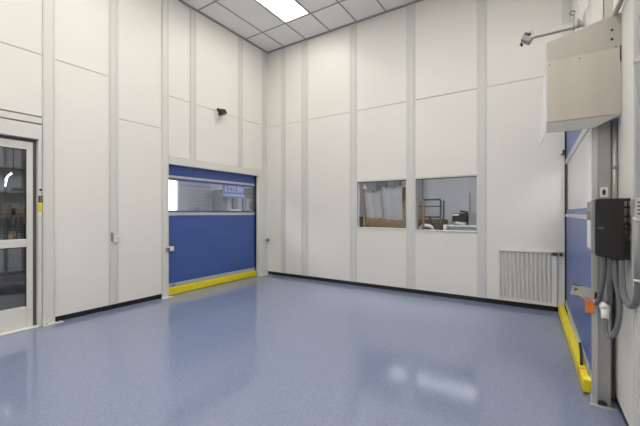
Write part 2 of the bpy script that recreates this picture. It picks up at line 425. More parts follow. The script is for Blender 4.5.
MB().box(XL + 0.007, XL + 0.022, 1.622, 1.662, 1.575, 1.66).build('button_plate', 'blackplastic', ac, bevel=0.002)
MB().box(XL + 0.0225, XL + 0.027, 1.632, 1.652, 1.625, 1.645).box(XL + 0.0225, XL + 0.027, 1.632, 1.652, 1.59, 1.61).build('button', 'midgrey', ac)
MB().box(XL + 0.007, XL + 0.018, 1.624, 1.660, 1.46, 1.574).build('yellow_label', 'yellow', ac)
MB().box(XL + 0.007, XL + 0.016, 1.630, 1.654, 1.42, 1.459).build('lower_label', 'white', ac)
tag(MB().cyl((XL + 0.007, 1.645, 1.735), (XL + 0.016, 1.645, 1.735), 0.014, 14).build('indicator_button', 'black'),
    'tiny round black button on the jamb above the black and yellow switch plate', 'button')

# ------------------------------------------------------------------ blue roll-up doors
def roll_bars(root, box, z_top, far_first):
    pass
d2 = sroot('door_2', 'closed blue roll-up fabric door with clear window band on the left wall', 'roll-up door', (XL - 0.09, 4.5, 0))
cx = XL - 0.093
def dbox(y0, y1, z0, z1, a=0.0, b=0.0, name='x', m='blue', root=None, bevel=0):
    return MB().box(cx - a, cx + b, y0, y1, z0, z1).build(name, m, root, bevel)
ya, yb = 3.36, 5.66
dbox(ya, yb, 0.20, 1.395, .003, .003, 'lower_curtain', 'blue', d2)
dbox(ya, yb, 1.45, 1.485, .003, .003, 'curtain_strip', 'blue', d2)
dbox(ya, yb, 1.4855, 2.02, .0015, .0015, 'clear_window_band', 'vinyl', d2)
dbox(ya, yb, 2.0205, 2.060, .003, .003, 'curtain_strip', 'blue', d2)
dbox(ya, yb, 2.105, 2.45, .003, .003, 'upper_curtain', 'blue', d2)
dbox(ya, yb, 1.3955, 1.4495, .014, .014, 'wind_bar', 'alu', d2, .003)
dbox(ya, yb, 2.0605, 2.1045, .014, .014, 'wind_bar', 'alu', d2, .003)
dbox(3.41, 5.61, 0.13, 0.1995, .02, .022, 'bottom_bar', 'alu', d2, .003)
dbox(3.41, 5.61, 0.004, 0.1295, .045, .05, 'yellow_bumper', 'yellow', d2, .012)
MB().box(cx + .0225, cx + .024, 3.50, 3.60, 0.145, 0.185).build('bar_label', 'midgrey', d2)
gd = MB().box(cx - 0.06, cx - 0.018, 3.33, 3.41, 0, 2.5).box(cx - 0.06, cx - 0.018, 5.60, 5.70, 0, 2.5).box(cx + 0.018, cx + 0.045, 5.60, 5.64, 0, 2.28)
gd.build('side_guide', 'black', d2)
# the right one
d3 = sroot('door_3', 'closed blue roll-up fabric door with clear window band on the right wall', 'roll-up door', (0.37, 4.6, 0))
cx = 0.372
ya, yb = 3.26, 5.895
dbox(ya, yb, 0.20, 1.385, .003, .003, 'lower_curtain', 'blue', d3)
dbox(ya, yb, 1.425, 1.485, .003, .003, 'curtain_strip', 'blue', d3)
dbox(ya, yb, 1.4855, 2.135, .0015, .0015, 'clear_window_band', 'fogvinyl', d3)
dbox(ya, yb, 2.200, 2.66, .003, .003, 'upper_curtain', 'blue', d3)
dbox(ya, yb, 1.3855, 1.4245, .014, .016, 'wind_bar', 'alu', d3, .003)
dbox(ya, yb, 2.1355, 2.1995, .014, .016, 'wind_bar', 'alu', d3, .003)
dbox(3.46, 5.88, 0.12, 0.1995, .014, .018, 'bottom_bar', 'alu', d3, .003)
MB().prism([(0.274, 5.88), (0.345, 5.88), (0.371, 3.37), (0.316, 3.37)], 'z', 0.012, 0.1195).build('yellow_bumper', 'yellow', d3, bevel=0.012)
MB().prism([(0.290, 5.87), (0.340, 5.87), (0.366, 3.40), (0.330, 3.40)], 'z', 0.001, 0.0115).build('bumper_seal', 'darkwood', d3)
MB().box(cx - 0.020, cx + 0.010, 5.900, YB - 0.001, 0, 2.66).build('side_guide', 'black', d3)
MB().box(XD + 0.001, XD + 0.15, 3.36, 5.93, 2.50, 2.71).build('header', 'post', d3)
# rubber pull rod and tape on the bumper
tag(MB().tube([(0.335, 3.66, 0.128), (0.345, 3.78, 0.16), (0.35, 3.95, 0.22)], 0.011, 8).build('rubber_hook', 'black'),
    'short black rubber rod lying at the near end of the right yellow bumper', 'rubber rod')
tag(MB().box(0.312, 0.372, 3.585, 3.60, 0.1202, 0.1232).box(0.308, 0.3105, 3.585, 3.60, 0.06, 0.1232).build('tape_strip', 'redorange'),
    'orange tape strip across the near end of the right yellow bumper', 'tape')

# ------------------------------------------------------------------ windows in the back wall
for n, (x0, x1, z0, z1) in enumerate(((-2.99, -1.955, 1.145, 2.06), (-1.825, -0.785, 1.13, 2.06))):
    w = sroot('window_%d' % (n + 1), ('left' if n == 0 else 'right') + ' interior window in the back wall', 'window', ((x0+x1)/2, YB + 0.06, z0))
    e = 0.012
    f = MB().box(x0, x0+e, YB-0.004, YB+0.128, z0, z1).box(x1-e, x1, YB-0.004, YB+0.128, z0, z1)
    f.box(x0+e, x1-e, YB-0.004, YB+0.128, z0, z0+e).box(x0+e, x1-e, YB-0.004, YB+0.128, z1-e, z1)
    f.build('window_frame', 'batten', w)
    MB().box(x0+e, x1-e, YB+0.060, YB+0.066, z0+e, z1-e).build('pane', 'glass', w)
    MB().box(x0+e, x1-e, YB-0.018, YB+0.0, z0-0.001, z0+0.010).build('sill', 'post', w)
    g2 = MB().box(x0+e, x1-e, YB+0.050, YB+0.0595, z1-e-0.012, z1-e).box(x0+e, x0+e+0.01, YB+0.050, YB+0.0595, z0+e, z1-e-0.012)
    g2.build('gasket', 'black', w)

# ------------------------------------------------------------------ vent grille
vg = thing('vent_grille', 'white return air grille with upright curved blades low on the back wall', 'vent', (-0.11, YB, 0.09))
vx0, vx1, vz0, vz1 = -0.505, 0.262, 0.085, 0.885
fy0, fy1 = YB - 0.034, YB - 0.001
e = 0.038
MB().box(vx0, vx0+e, fy0, fy1, vz0, vz1).box(vx1-e*1.5, vx1, fy0, fy1, vz0, vz1).box(vx0+e, vx1-e*1.5, fy0, fy1, vz0, vz0+e).box(vx0+e, vx1-e*1.5, fy0, fy1, vz1-e*0.9, vz1).build('frame', 'panel', vg, bevel=0.003)
MB().box(vx0+e, vx1-e*1.5, YB - 0.003, YB-0.001, vz0+e, vz1-e*0.9).build('backing', 'vent_back', vg)
n = 12
for k in range(n):
    b = MB(); wv = (vx1 - e*1.5 - vx0 - e) / n
    xa = vx0 + e + wv * k + 0.010
    lean = 0.034 * (1 - k / n)
    rings = []
    for q in range(11):
        t = q / 10; z = vz0 + e + 0.002 + (vz1 - e*0.9 - vz0 - e - 0.004) * t
        x = xa + lean * (1 - t) ** 1.6
        rings.append([b.bm.verts.new(p) for p in ((x, YB - 0.0035, z), (x + 0.024, YB - 0.0035, z), (x + 0.020, YB - 0.026, z), (x + 0.012, YB - 0.028, z))])
    for q in range(10):
        for i in range(4): b.bm.faces.new((rings[q][i], rings[q][(i+1) % 4], rings[q+1][(i+1) % 4], rings[q+1][i]))
    b.bm.faces.new(rings[0][::-1]); b.bm.faces.new(rings[-1])
    b.build('blade', 'panel', vg)

# ------------------------------------------------------------------ photo eyes and small wall fittings
def photo_eye(label, parts, cat='door sensor', loc=(0, 0, 0)):
    t = thing('photo_eye', label, cat, loc, 'photo eyes of the roll-up doors')
    for nm, m, bxs, bv in parts:
        b = MB()
        for q in bxs: b.box(*q)
        b.build(nm, m, t, bevel=bv)
    return t
photo_eye('photo eye on a white bracket on the post left of the blue left door', [
    ('bracket', 'white', [(XL+0.027, XL+0.032, 3.33, 3.50, 0.785, 0.865)], 0.002),
    ('eye', 'galv', [(XL+0.0325, XL+0.075, 3.335, 3.405, 0.795, 0.855)], 0.006),
    ('lens', 'darkwood', [(XL+0.0755, XL+0.08, 3.35, 3.39, 0.805, 0.845)], 0.0)], loc=(XL+0.027, 3.37, 0.82))
photo_eye('photo eye on the corner post right of the blue left door', [
    ('bracket', 'batten', [(XL+0.017, XL+0.022, 5.83, 5.93, 0.77, 0.86)], 0.002),
    ('eye', 'galv', [(XL+0.0225, XL+0.07, 5.85, 5.925, 0.78, 0.845)], 0.006),
    ('lens', 'black', [(XL+0.0705, XL+0.075, 5.87, 5.91, 0.795, 0.83)], 0.0)], loc=(XL+0.017, 5.88, 0.81))
photo_eye('photo eye on a flat bracket at the top right corner of the vent grille', [
    ('bracket', 'galv', [(0.185, 0.345, YB-0.024, YB-0.0185, 0.815, 0.875)], 0.002),
    ('eye', 'darkmetal', [(0.205, 0.262, YB-0.06, YB-0.0245, 0.82, 0.865)], 0.006),
    ('lens', 'black', [(0.290, 0.325, YB-0.05, YB-0.0245, 0.825, 0.86)], 0.004)], loc=(0.26, YB-0.02, 0.85))
tg = tag(MB().box(0.306, 0.351, YB-0.035, YB-0.001, 2.275, 2.290).box(0.325, 0.351, YB-0.035, YB-0.001, 2.290, 2.345).build('guide_bracket', 'darkmetal'),
    'small dark bracket high on the black guide of the right door', 'bracket')
sw = thing('wall_switch', 'small white switch box with a dark back plate on the left wall batten', 'switch', (XL + 0.013, 2.525, 1.0))
MB().box(XL+0.013, XL+0.02, 2.478, 2.515, 1.02, 1.15).build('back_plate', 'midgrey', sw, bevel=0.002)
MB().box(XL+0.013, XL+0.055, 2.516, 2.578, 1.005, 1.11).build('cover', 'white', sw, bevel=0.008)
MB().box(XL+0.0555, XL+0.060, 2.535, 2.56, 1.035, 1.08).build('rocker', 'batten', sw, bevel=0.002)

# motion sensor over left door
ms = thing('motion_sensor', 'small black motion sensor on the white wall above the blue left door', 'motion sensor', (XL, 4.51, 3.43))
MB().cyl((XL, 4.53, 3.425), (XL + 0.014, 4.53, 3.425), 0.045, 20).build('base', 'darkmetal', ms)
MB().tube(smooth_path([(XL + 0.013, 4.53, 3.425), (XL + 0.05, 4.53, 3.455), (XL + 0.07, 4.52, 3.45)], 4), 0.016, 10).build('arm', 'galv', ms)
R1 = Matrix.Rotation(math.radians(-25), 3, 'Y') @ Matrix.Rotation(math.radians(15), 3, 'X')
mh = MB().obox((XL + 0.11, 4.50, 3.435), (0.09, 0.15, 0.10), R1).build('head', 'blackplastic', ms, bevel=0.018, seg=3)
MB().obox((XL + 0.155, 4.505, 3.41), (0.012, 0.05, 0.05), R1).build('lens', 'midgrey', mh, bevel=0.004)
MB().obox((XL + 0.11, 4.40, 3.455), (0.05, 0.05, 0.05), R1).build('swivel', 'darkmetal', ms, bevel=0.01)

# ------------------------------------------------------------------ sensor on a long arm, right
sa = thing('overhead_sensor', 'galvanised arm reaching out above the hood with a hanging sensor at its tip', 'sensor arm', (XD, 4.4, 3.43))
AY = 4.4
ar = MB().box(-0.025, XD - 0.012, AY-0.03, AY+0.03, 3.385, 3.391).box(-0.025, XD - 0.012, AY-0.03, AY-0.025, 3.391, 3.435).box(-0.025, XD - 0.012, AY+0.025, AY+0.03, 3.391, 3.435)
ar.build('channel', 'galv', sa)
MB().box(-0.02, XD - 0.1, AY-0.024, AY+0.024, 3.43, 3.436).build('channel_lid', 'white', sa)
MB().box(XD-0.010, XD-0.001, AY-0.06, AY+0.06, 3.33, 3.50).build('wall_plate', 'galv', sa, bevel=0.002)
MB().cyl((0.335, AY-0.04, 3.34), (0.335, AY-0.04, 3.51), 0.006, 8).cyl((0.375, AY-0.04, 3.36), (0.375, AY-0.04, 3.45), 0.010, 8).build('clamp_bolt', 'midgrey', sa)
ring = [(0.325 + 0.022*math.cos(a), AY-0.045, 3.525 + 0.022*math.sin(a)) for a in [i*PI/8 for i in range(15)]]
MB().tube(ring, 0.004, 6).build('cable_loop', 'darkmetal', sa)
MB().box(-0.062, -0.02, AY-0.035, AY+0.035, 3.375, 3.455).build('tip_bracket', 'galv', sa, bevel=0.003)
R2 = Matrix.Rotation(math.radians(35), 3, 'Y')
hd_ = MB().obox((-0.085, AY-0.01, 3.375), (0.10, 0.10, 0.06), R2)
hd_.build('sensor_head', 'midgrey', sa, bevel=0.012)
MB().obox((-0.075, AY-0.01, 3.425), (0.07, 0.07, 0.035), Matrix.Rotation(math.radians(20), 3, 'Y')).build('sensor_cap', 'darkmetal', sa, bevel=0.008)
MB().cyl((-0.125, AY-0.02, 3.335), (-0.14, AY-0.02, 3.325), 0.02, 12).build('sensor_eye', 'black', sa)
tag(MB().tube(smooth_path([(XD-0.012, 4.33, 3.50), (XD-0.010, 4.1, 3.42), (XD-0.020, 3.6, 3.27), (XD-0.012, 3.42, 3.2)], 6), 0.005, 6).build('sensor_cable', 'white'),
    'thin pale cable running from the sensor arm along the wall above the hood', 'cable')

# ------------------------------------------------------------------ stainless hood
ho = thing('door_hood', 'large stainless steel hood box high at the near end of the right door', 'hood', (0.30, 3.5, 2.08))
hx0, hx1, hy = 0.075, 0.503, 3.10
zs = 2.58
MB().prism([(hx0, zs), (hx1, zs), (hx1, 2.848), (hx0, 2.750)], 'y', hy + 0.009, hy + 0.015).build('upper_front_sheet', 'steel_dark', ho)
MB().box(hx0, hx1, hy, hy + 0.008, 2.135, zs + 0.02).build('lower_front_sheet', 'steel', ho, bevel=0.002)
MB().prism([(hx0 - 0.005, 2.055), (0.35, 2.055), (0.497, 2.128), (0.497, 2.1345), (hx0 - 0.005, 2.1345)], 'y', hy + 0.006, hy + 0.012).build('bottom_lip', 'galv', ho)
sd = MB(); q = []
for dx in (0, 0.005):
    q.append([sd.bm.verts.new(p) for p in ((hx0 - 0.007 + dx, hy + 0.016, 2.74), (hx0 - 0.007 + dx, hy + 0.016, 2.06), (0.036 + dx, 3.75, 2.06), (0.036 + dx, 3.75, 2.16), (0.069 + dx, 3.25, 2.68))])
sd.bm.faces.new(q[0]); sd.bm.faces.new(q[1][::-1])
for i in range(5): sd.bm.faces.new((q[0][i], q[1][i], q[1][(i+1) % 5], q[0][(i+1) % 5]))
sd.build('side_sheet', 'white', ho)
MB().prism([(hx0, 2.744), (hx1, 2.842), (hx1, 2.848), (hx0, 2.750)], 'y', hy + 0.0155, 3.39).build('top_sheet', 'steel', ho)
for x, z, r_ in ((0.455, 2.735, 0.008), (0.455, 2.67, 0.008), (0.475, 2.61, 0.004), (0.272, 2.575, 0.004), (0.09, 2.572, 0.004)):
    yy = hy + 0.009 if z > 2.64 else hy
    MB().cyl((x, yy, z), (x, yy - 0.006, z), r_, 10).build('rivet', 'black', ho)
MB().box(0.496, 0.503, hy - 0.006, hy - 0.0005, 2.50, 2.61).build('edge_clip', 'darkmetal', ho)
tag(MB().tube([(0.478, 3.16, 2.865), (0.480, 3.0, 2.858), (0.484, 2.5, 2.838)], 0.016, 10).build('pipe', 'galv'),
    'grey pipe running out of the top right corner of the stainless hood', 'pipe')

# ------------------------------------------------------------------ right door post (guide column)
gp = thing('guide_post', 'grey steel column at the near end of the right blue door', 'door post', (0.43, 3.3, 0))
MB().box(0.392, 0.468, 3.24, 3.255, 0.0, 2.15).box(0.453, 0.468, 3.2555, 3.42, 0.0, 2.15).box(0.392, 0.452, 3.385, 3.39, 0.012, 2.15).build('column', 'galv', gp)
MB().box(0.357, 0.3915, 3.225, 3.2555, 0.0, 2.15).build('front_strip', 'alu', gp, bevel=0.003)
MB().box(0.4685, 0.60, 3.402, 3.42, 0.0, 2.72).build('gap_filler', 'galv', gp)  # filler added to block bright light through the gap beside the column
MB().box(0.345, 0.50, 3.20, 3.2245, 0.0, 0.010).build('foot_plate', 'alu', gp)
MB().prism([(0.385, 0.0102), (0.450, 0.0102), (0.440, 0.035), (0.42, 0.042), (0.40, 0.036)], 'y', 3.226, 3.2385).build('foot_slot', 'black', gp)
lb = thing('warning_label', 'small pale label plate with a dark symbol on the grey column above the black box', 'label', (0.43, 3.239, 1.6))
MB().box(0.405, 0.452, 3.2345, 3.239, 1.558, 1.632).build('plate', 'white', lb)
MB().prism([(0.420, 1.575), (0.437, 1.575), (0.440, 1.60), (0.433, 1.615), (0.424, 1.615), (0.417, 1.60)], 'y', 3.232, 3.234).build('symbol', 'darkmetal', lb)
cp = thing('conduit_pipe', 'slim grey conduit pipe running up beside the grey column to the hood', 'conduit', (0.485, 3.25, 1.5))
MB().cyl((0.4865, 3.219, 1.0), (0.4865, 3.219, 2.125), 0.0165, 14).build('pipe', 'galv', cp)
MB().cyl((0.4865, 3.215, 1.76), (0.4865, 3.215, 1.80), 0.0178, 14).build('coupling', 'galv', cp)

# ------------------------------------------------------------------ bracket with orange tag
bk = thing('lever_bracket', 'flat silver bracket reaching from the grey column across the blue curtain', 'bracket', (0.36, 3.2, 0.85))
R3 = Matrix.Rotation(math.radians(9), 3, 'Y')
MB().obox((0.312, 3.215, 0.842), (0.155, 0.006, 0.075), R3).build('plate', 'alu', bk, bevel=0.002)
MB().obox((0.238, 3.207, 0.854), (0.010, 0.02, 0.078), R3).build('end_flange', 'alu', bk)
MB().obox((0.262, 3.205, 0.891), (0.05, 0.02, 0.006), R3).build('top_flange', 'darkmetal', bk)
MB().cyl((0.262, 3.2115, 0.855), (0.262, 3.205, 0.855), 0.010, 14).build('hole', 'black', bk)
MB().box(0.372, 0.392, 3.212, 3.2245, 0.775, 0.85).build('mount', 'alu', bk)
ot = thing('padlock_tag', 'orange tag hanging on a yellow wire from the silver bracket', 'tag', (0.34, 3.2, 0.72))
MB().tube(smooth_path([(0.262, 3.200, 0.856), (0.270, 3.196, 0.832), (0.295, 3.196, 0.805), (0.325, 3.197, 0.790), (0.345, 3.197, 0.775)], 5), 0.0035, 7).build('wire', 'yellow', ot)
MB().obox((0.335, 3.195, 0.782), (0.055, 0.012, 0.018), Matrix.Rotation(math.radians(15), 3, 'Y')).build('clasp', 'orange', ot, bevel=0.004)
MB().box(0.314, 0.368, 3.190, 3.200, 0.690, 0.770).build('tag_plate', 'orange', ot, bevel=0.005)
MB().box(0.358, 0.392, 3.188, 3.200, 0.775, 0.793).build('white_sleeve', 'white', ot, bevel=0.003)

# ------------------------------------------------------------------ control box, hoses
cb = thing('control_box', 'black plastic control box on the right wall beside the roll-up door', 'control box', (0.5, 2.92, 1.14))
bx0, bx1, by0, by1, bz0, bz1 = 0.331, 0.4445, 2.80, 3.05, 1.150, 1.532
MB().prism([(bx0, bz0 + 0.012), (bx0, bz1), (0.470, bz1 + 0.002), (0.470, bz0 - 0.01), (0.41, bz0 - 0.004)], 'y', by0, by1).build('housing', 'blackplastic', cb, bevel=0.006)
MB().box(0.310, bx0 - 0.0005, by0 + 0.012, by1 - 0.01, bz0 + 0.03, bz1 - 0.012).build('front_cover', 'midgrey', cb, bevel=0.005)
fc = [o for o in bpy.data.objects if o.parent == cb and o.name.startswith('front_cover')][0]
MB().box(0.3085, 0.3098, by0 + 0.06, by1 - 0.02, bz0 + 0.05, bz0 + 0.24).build('front_label', 'white', fc)
MB().box(0.3085, 0.3098, by0 + 0.06, by1 - 0.02, bz0 + 0.245, bz0 + 0.30).build('warning_sticker', 'card', fc)
MB().box(0.338, 0.372, by0 - 0.0012, by0 - 0.0002, 1.335, 1.352).build('faint_nameplate', 'labelgrey', cb)
fin = MB()
for z in (1.255, 1.33, 1.365, 1.41, 1.47):
    fin.box(0.4705, 0.500, by0 + 0.004, by0 + 0.035, z, z + 0.012)
fin.box(0.482, 0.488, by0 + 0.004, by0 + 0.010, 1.15, 1.53)
fin.prism([(0.4705, 1.145), (0.500, 1.142), (0.500, 1.26), (0.4705, 1.31)], 'y', by0 + 0.0105, by0 + 0.08)
fin.box(0.4705, 0.500, by0 + 0.0105, by0 + 0.05, 1.515, 1.533)
fin.build('heat_sink_fins', 'blackplastic', cb)
MB().box(0.501, 0.5045, by0 + 0.02, by1 - 0.02, 1.16, 1.52).build('back_plate', 'alu', cb)

def hose(pts, r, label, m='hose', per=9):
    t = tag(MB().tube(smooth_path(pts, per), r, 12, ribs=0.06).build('flexible_hose', m), label, 'hose')
    t['group'] = 'grey hoses under the control box'
    return t
hose([(0.385, 2.90, 1.152), (0.386, 2.91, 1.05), (0.384, 2.98, 0.93), (0.378, 3.08, 0.82), (0.376, 3.18, 0.77)], 0.0145,
     'leftmost grey hose under the black box slanting left towards the silver bracket')
hose([(0.412, 2.87, 1.145), (0.413, 2.88, 1.03), (0.418, 2.95, 0.90), (0.432, 3.05, 0.815), (0.436, 3.17, 0.78)], 0.0145,
     'grey hose under the black box going straight down onto the grey column')
low_hose = hose([(0.428, 2.835, 1.143), (0.432, 2.835, 1.02), (0.452, 2.84, 0.90), (0.452, 2.85, 0.76), (0.425, 2.87, 0.64), (0.395, 2.90, 0.64), (0.392, 2.92, 0.735)], 0.0155,
     'long grey hose that dips lowest and turns up into a white connector')
hose([(0.458, 2.82, 1.141), (0.460, 2.80, 1.0), (0.464, 2.76, 0.915), (0.474, 2.67, 0.885), (0.482, 2.575, 0.935), (0.483, 2.54, 1.043)], 0.0175,
     'rightmost thick grey hose looping under the box up to the wall conduit')
MB().cyl((0.392, 2.92, 0.730), (0.394, 2.945, 0.785), 0.020, 14).cyl((0.394, 2.945, 0.785), (0.396, 2.99, 0.805), 0.026, 14).build('connector', 'white', low_hose)['label'] = 'white plastic connector'
MB().cyl((0.396, 2.985, 0.806), (0.400, 3.236, 0.812), 0.010, 10).build('fitting', 'galv', low_hose)
sc_ = thing('wall_conduit', 'thick grey upright conduit held by a slotted strut at the right edge', 'conduit', (0.483, 2.54, 1.3))
MB().cyl((0.483, 2.54, 1.045), (0.483, 2.54, 1.40), 0.0185, 16).build('lower_pipe', 'midgrey', sc_)
MB().cyl((0.483, 2.54, 1.055), (0.483, 2.54, 1.068), 0.0205, 16).build('collar', 'white', sc_)
MB().cyl((0.483, 2.54, 1.395), (0.483, 2.54, 1.418), 0.0205, 16).build('collar', 'white', sc_)
MB().cyl((0.483, 2.54, 1.515), (0.483, 2.54, 5.19), 0.0105, 12).build('upper_pipe', 'batten', sc_)
MB().box(0.465, 0.5035, 2.505, 2.63, 1.418, 1.520).build('strut', 'alu', sc_, bevel=0.004)
for k in range(4): MB().box(0.474, 0.499, 2.5035, 2.5048, 1.432 + 0.021*k, 1.440 + 0.021*k).build('slot', 'darkmetal', sc_)
MB().box(0.465, 0.492, 2.52, 2.56, 2.285, 2.305).build('pipe_clamp', 'alu', sc_)

# ------------------------------------------------------------------ room behind the windows (north)
NX0, NX1, NY0, NY1, NZ = -5.46, 0.30, YB + 0.13, 10.6, 3.2
struct(MB().box(NX0, NX1, NY0 + 0.011, NY1, -0.12, 0.0).build('floor_side', 'concrete'), 'grey floor of the storeroom behind the windows', 'floor').name = 'floor_north'
struct(MB().box(NX0, NX1, NY1, NY1 + 0.1, 0, NZ).build('wall_north', 'greywall'), 'pale blue grey far wall of the storeroom behind the windows', 'wall')
struct(MB().box(NX0 - 0.1, NX0, NY0, NY1 + 0.1, 0, NZ).build('wall_storeroom_left', 'greywall'), 'left wall of the storeroom behind the windows', 'wall')
struct(MB().box(NX1, NX1 + 0.1, NY0 + 0.015, NY1 + 0.1, 0, NZ).build('wall_storeroom_right', 'greywall'), 'right wall of the storeroom behind the windows', 'wall')
struct(MB().box(NX0 - 0.1, NX1 + 0.1, NY0 + 0.015, NY1 + 0.1, NZ + 0.08, NZ + 0.16).build('ceiling_north', 'plain'), 'plain ceiling of the storeroom', 'ceiling')
lab_n = 'ceiling light of the storeroom behind the windows, seen only as a glow on the floor'
for x0 in (-3.62, -2.44):
    ceiling_light(x0, x0 + 1.20, 9.05, 9.70, NZ, lab_n, 'lens_dim', 'storeroom ceiling lights')
for x0 in (-4.6, -2.9, -1.2):  # added fill lights, kept out of view, to brighten the storeroom
    ceiling_light(x0, x0 + 1.20, 6.75, 7.35, NZ, 'unseen storeroom fill light added above the windows', 'lens_fill', 'added storeroom lights above the windows')

# plastic wrapped rack
wr = thing('wrapped_rack', 'tall rack under clear plastic sheeting seen through the left window', 'rack', (-3.8, 9.5, 0))
for x in (-4.33, -3.74, -3.12):
    for y in (9.20, 9.85):
        MB().box(x - 0.035, x + 0.035, y - 0.035, y + 0.035, 0, 2.16).build('upright', 'tan' if x < -4 else 'darkwood', wr)
for z in (0.35, 1.03, 1.78):
    MB().box(-4.29, -3.16, 9.17, 9.88, z, z + 0.04).build('shelf', 'darkwood', wr)
MB().cyl((-4.33, 9.2, 2.16), (-4.33, 9.2, 2.32), 0.05, 10, r1=0.01).build('bag_tip', 'white', wr)
def sheet(x0, x1, ztop, y):
    b = MB(); nx, nz = 18, 14; V = []
    for j in range(nz + 1):
        row = []
        for i in range(nx + 1):
            tx, tz = i / nx, j / nz
            yy = y + 0.016 * math.sin(tx * 15 + tz * 2) * (1 - 0.6 * tz) + 0.012 * math.sin(tz * 7 + tx * 4)
            zz = 0.75 + (ztop - 0.75) * tz - (0.07 * math.sin(PI * tx) * tz)
            row.append(b.bm.verts.new((x0 + (x1 - x0) * tx + 0.03 * math.sin(tz * 5), yy, zz)))
        V.append(row)
    for j in range(nz):
        for i in range(nx):
            f_ = b.bm.faces.new((V[j][i], V[j][i+1], V[j+1][i+1], V[j+1][i])); f_.smooth = True
    ret = bmesh.ops.solidify(b.bm, geom=b.bm.faces[:], thickness=0.006)
    return b
sheet(-4.25, -3.70, 2.12, 9.08).build('plastic_sheet', 'wrap', wr)
sheet(-3.70, -3.10, 2.22, 9.05).build('plastic_sheet', 'wrap', wr)
for x0, x1 in ((-4.46, -4.12), (-3.86, -3.66), (-3.30, -2.95)):
    tag(MB().box(x0, x1, 10.35, 10.5, 0, 2.9).build('locker', 'midgrey'),
        {-4.46: 'dark grey upright locker behind the left end of the wrapped rack', -3.86: 'narrow dark grey upright locker behind the middle of the wrapped rack',
         -3.30: 'dark grey upright locker behind the right end of the wrapped rack'}[x0], 'locker', 'grey lockers at the storeroom wall')
# timber stacks under
def crate(x0, x1, y0, y1, zt, label, m):
    t = thing('timber_crate', label, 'crate', ((x0+x1)/2, (y0+y1)/2, 0), 'timber crates in the storeroom')
    n = 6; h = zt / n
    for k in range(n):
        MB().box(x0, x1, y0, y0 + 0.025, k*h + 0.012, (k+1)*h - 0.012).build('plank', m, t)
    for x in (x0 + 0.05, x1 - 0.05, (x0+x1)/2):
        MB().box(x - 0.04, x + 0.04, y0 + 0.0255, y0 + 0.08, 0, zt).build('stud', m, t)
    MB().box(x0, x1, y0 + 0.081, y1, 0.0, zt - 0.02).build('load', 'card', t)
crate(-5.35, -4.47, 9.3, 10.1, 1.33, 'dark timber crate at the far left edge of the left window view', 'darkwood')
crate(-3.04, -2.16, 9.95, 10.3, 1.27, 'brown timber crate behind the bent wood trolley hoops', 'wood')
crate(-3.98, -3.52, 8.55, 8.95, 1.30, 'timber crate in front of the plastic wrapped rack, at its left half', 'wood')
crate(-3.34, -2.80, 8.10, 8.50, 1.27, 'timber crate in front of the plastic wrapped rack, at its right end', 'wood')
# bent wood hoops (trolley)
tr = thing('wood_hoop_trolley', 'trolley with tall bent wood hoops seen across both windows', 'trolley', (-2.9, 9.3, 0))
def hoop(xc, w, zt, y, r=0.026):
    pts = [(xc - w/2, y, 0.1), (xc - w/2, y, zt - 0.12)] + [(xc - w/2 * math.cos(a), y, zt - 0.12 + 0.12 * math.sin(a)) for a in [PI*i/8 for i in range(1, 8)]] + [(xc + w/2, y, zt - 0.12), (xc + w/2, y, 0.1)]
    return MB().tube(pts, r, 8)
hoop(-2.93, 0.22, 1.83, 9.0).build('hoop', 'tan', tr)
hoop(-2.60, 0.17, 1.80, 9.0).build('hoop', 'tan', tr)
MB().box(-3.05, -2.50, 8.85, 9.15, 0.08, 0.14).build('deck', 'tan', tr)
MB().box(-3.04, -2.51, 9.03, 9.06, 1.30, 1.34).build('cross_rail', 'tan', tr)
# dark frame cart
dc = thing('metal_frame_cart', 'dark tubular frame cart seen through the right window', 'cart', (-2.45, 9.35, 0))
zt = 1.80
for x in (-2.95, -2.12):
    for y in (9.2, 9.55):
        MB().cyl((x, y, 0), (x, y, zt - 0.02), 0.024, 8).build('upright', 'darkmetal', dc)
MB().cyl((-2.95, 9.2, zt), (-2.12, 9.2, zt), 0.024, 8).build('top_rail', 'darkmetal', dc)
MB().cyl((-2.95, 9.2, zt - 0.18), (-2.12, 9.2, zt - 0.18), 0.014, 8).build('middle_rail', 'darkmetal', dc)
MB().cyl((-2.95, 9.2, zt - 0.47), (-2.12, 9.2, zt - 0.47), 0.02, 8).build('lower_rail', 'darkmetal', dc)
MB().cyl((-2.42, 9.19, zt - 0.44), (-2.25, 9.19, zt - 0.80), 0.02, 8).build('brace', 'darkmetal', dc)
MB().box(-2.93, -2.14, 9.22, 9.53, 0.9, 0.93).build('tray', 'darkmetal', dc)
tag(MB().tube(smooth_path([(-2.72, 9.38, 1.0), (-2.60, 9.35, 1.08), (-2.45, 9.36, 1.07), (-2.32, 9.38, 0.99)], 5), 0.055, 10).build('bundle', 'white'),
    'pale rolled bundle lying on the tray of the dark frame cart', 'bundle')
tag(MB().cyl((-2.78, 8.75, 0), (-2.78, 8.75, 1.10), 0.02, 10).cyl((-2.78, 8.75, 1.10), (-2.76, 8.75, 1.26), 0.05, 10, r1=0.015).build('pole', 'white'), 'white pole with a cone tip left of the dark frame cart', 'pole')
tag(MB().box(-2.08, 0.0, 10.38, 10.44, 1.07, 1.25).box(-2.05, -1.97, 10.39, 10.43, 0, 1.07).box(-0.1, 0.0, 10.39, 10.43, 0, 1.07).build('barrier_rail', 'ochre'),
    'ochre yellow horizontal rail along the storeroom wall behind the printer', 'rail')
tag(MB().box(-2.40, -1.62, 10.50, 10.59, 0.3, 2.02).build('wall_board', 'greywall'), 'large flat grey board standing against the far storeroom wall', 'board')
wb = thing('work_table', 'white topped work table carrying the black printer', 'table', (-1.7, 9.6, 0))
MB().box(-1.96, -1.15, 9.30, 9.95, 1.085, 1.12).build('tabletop', 'white', wb)
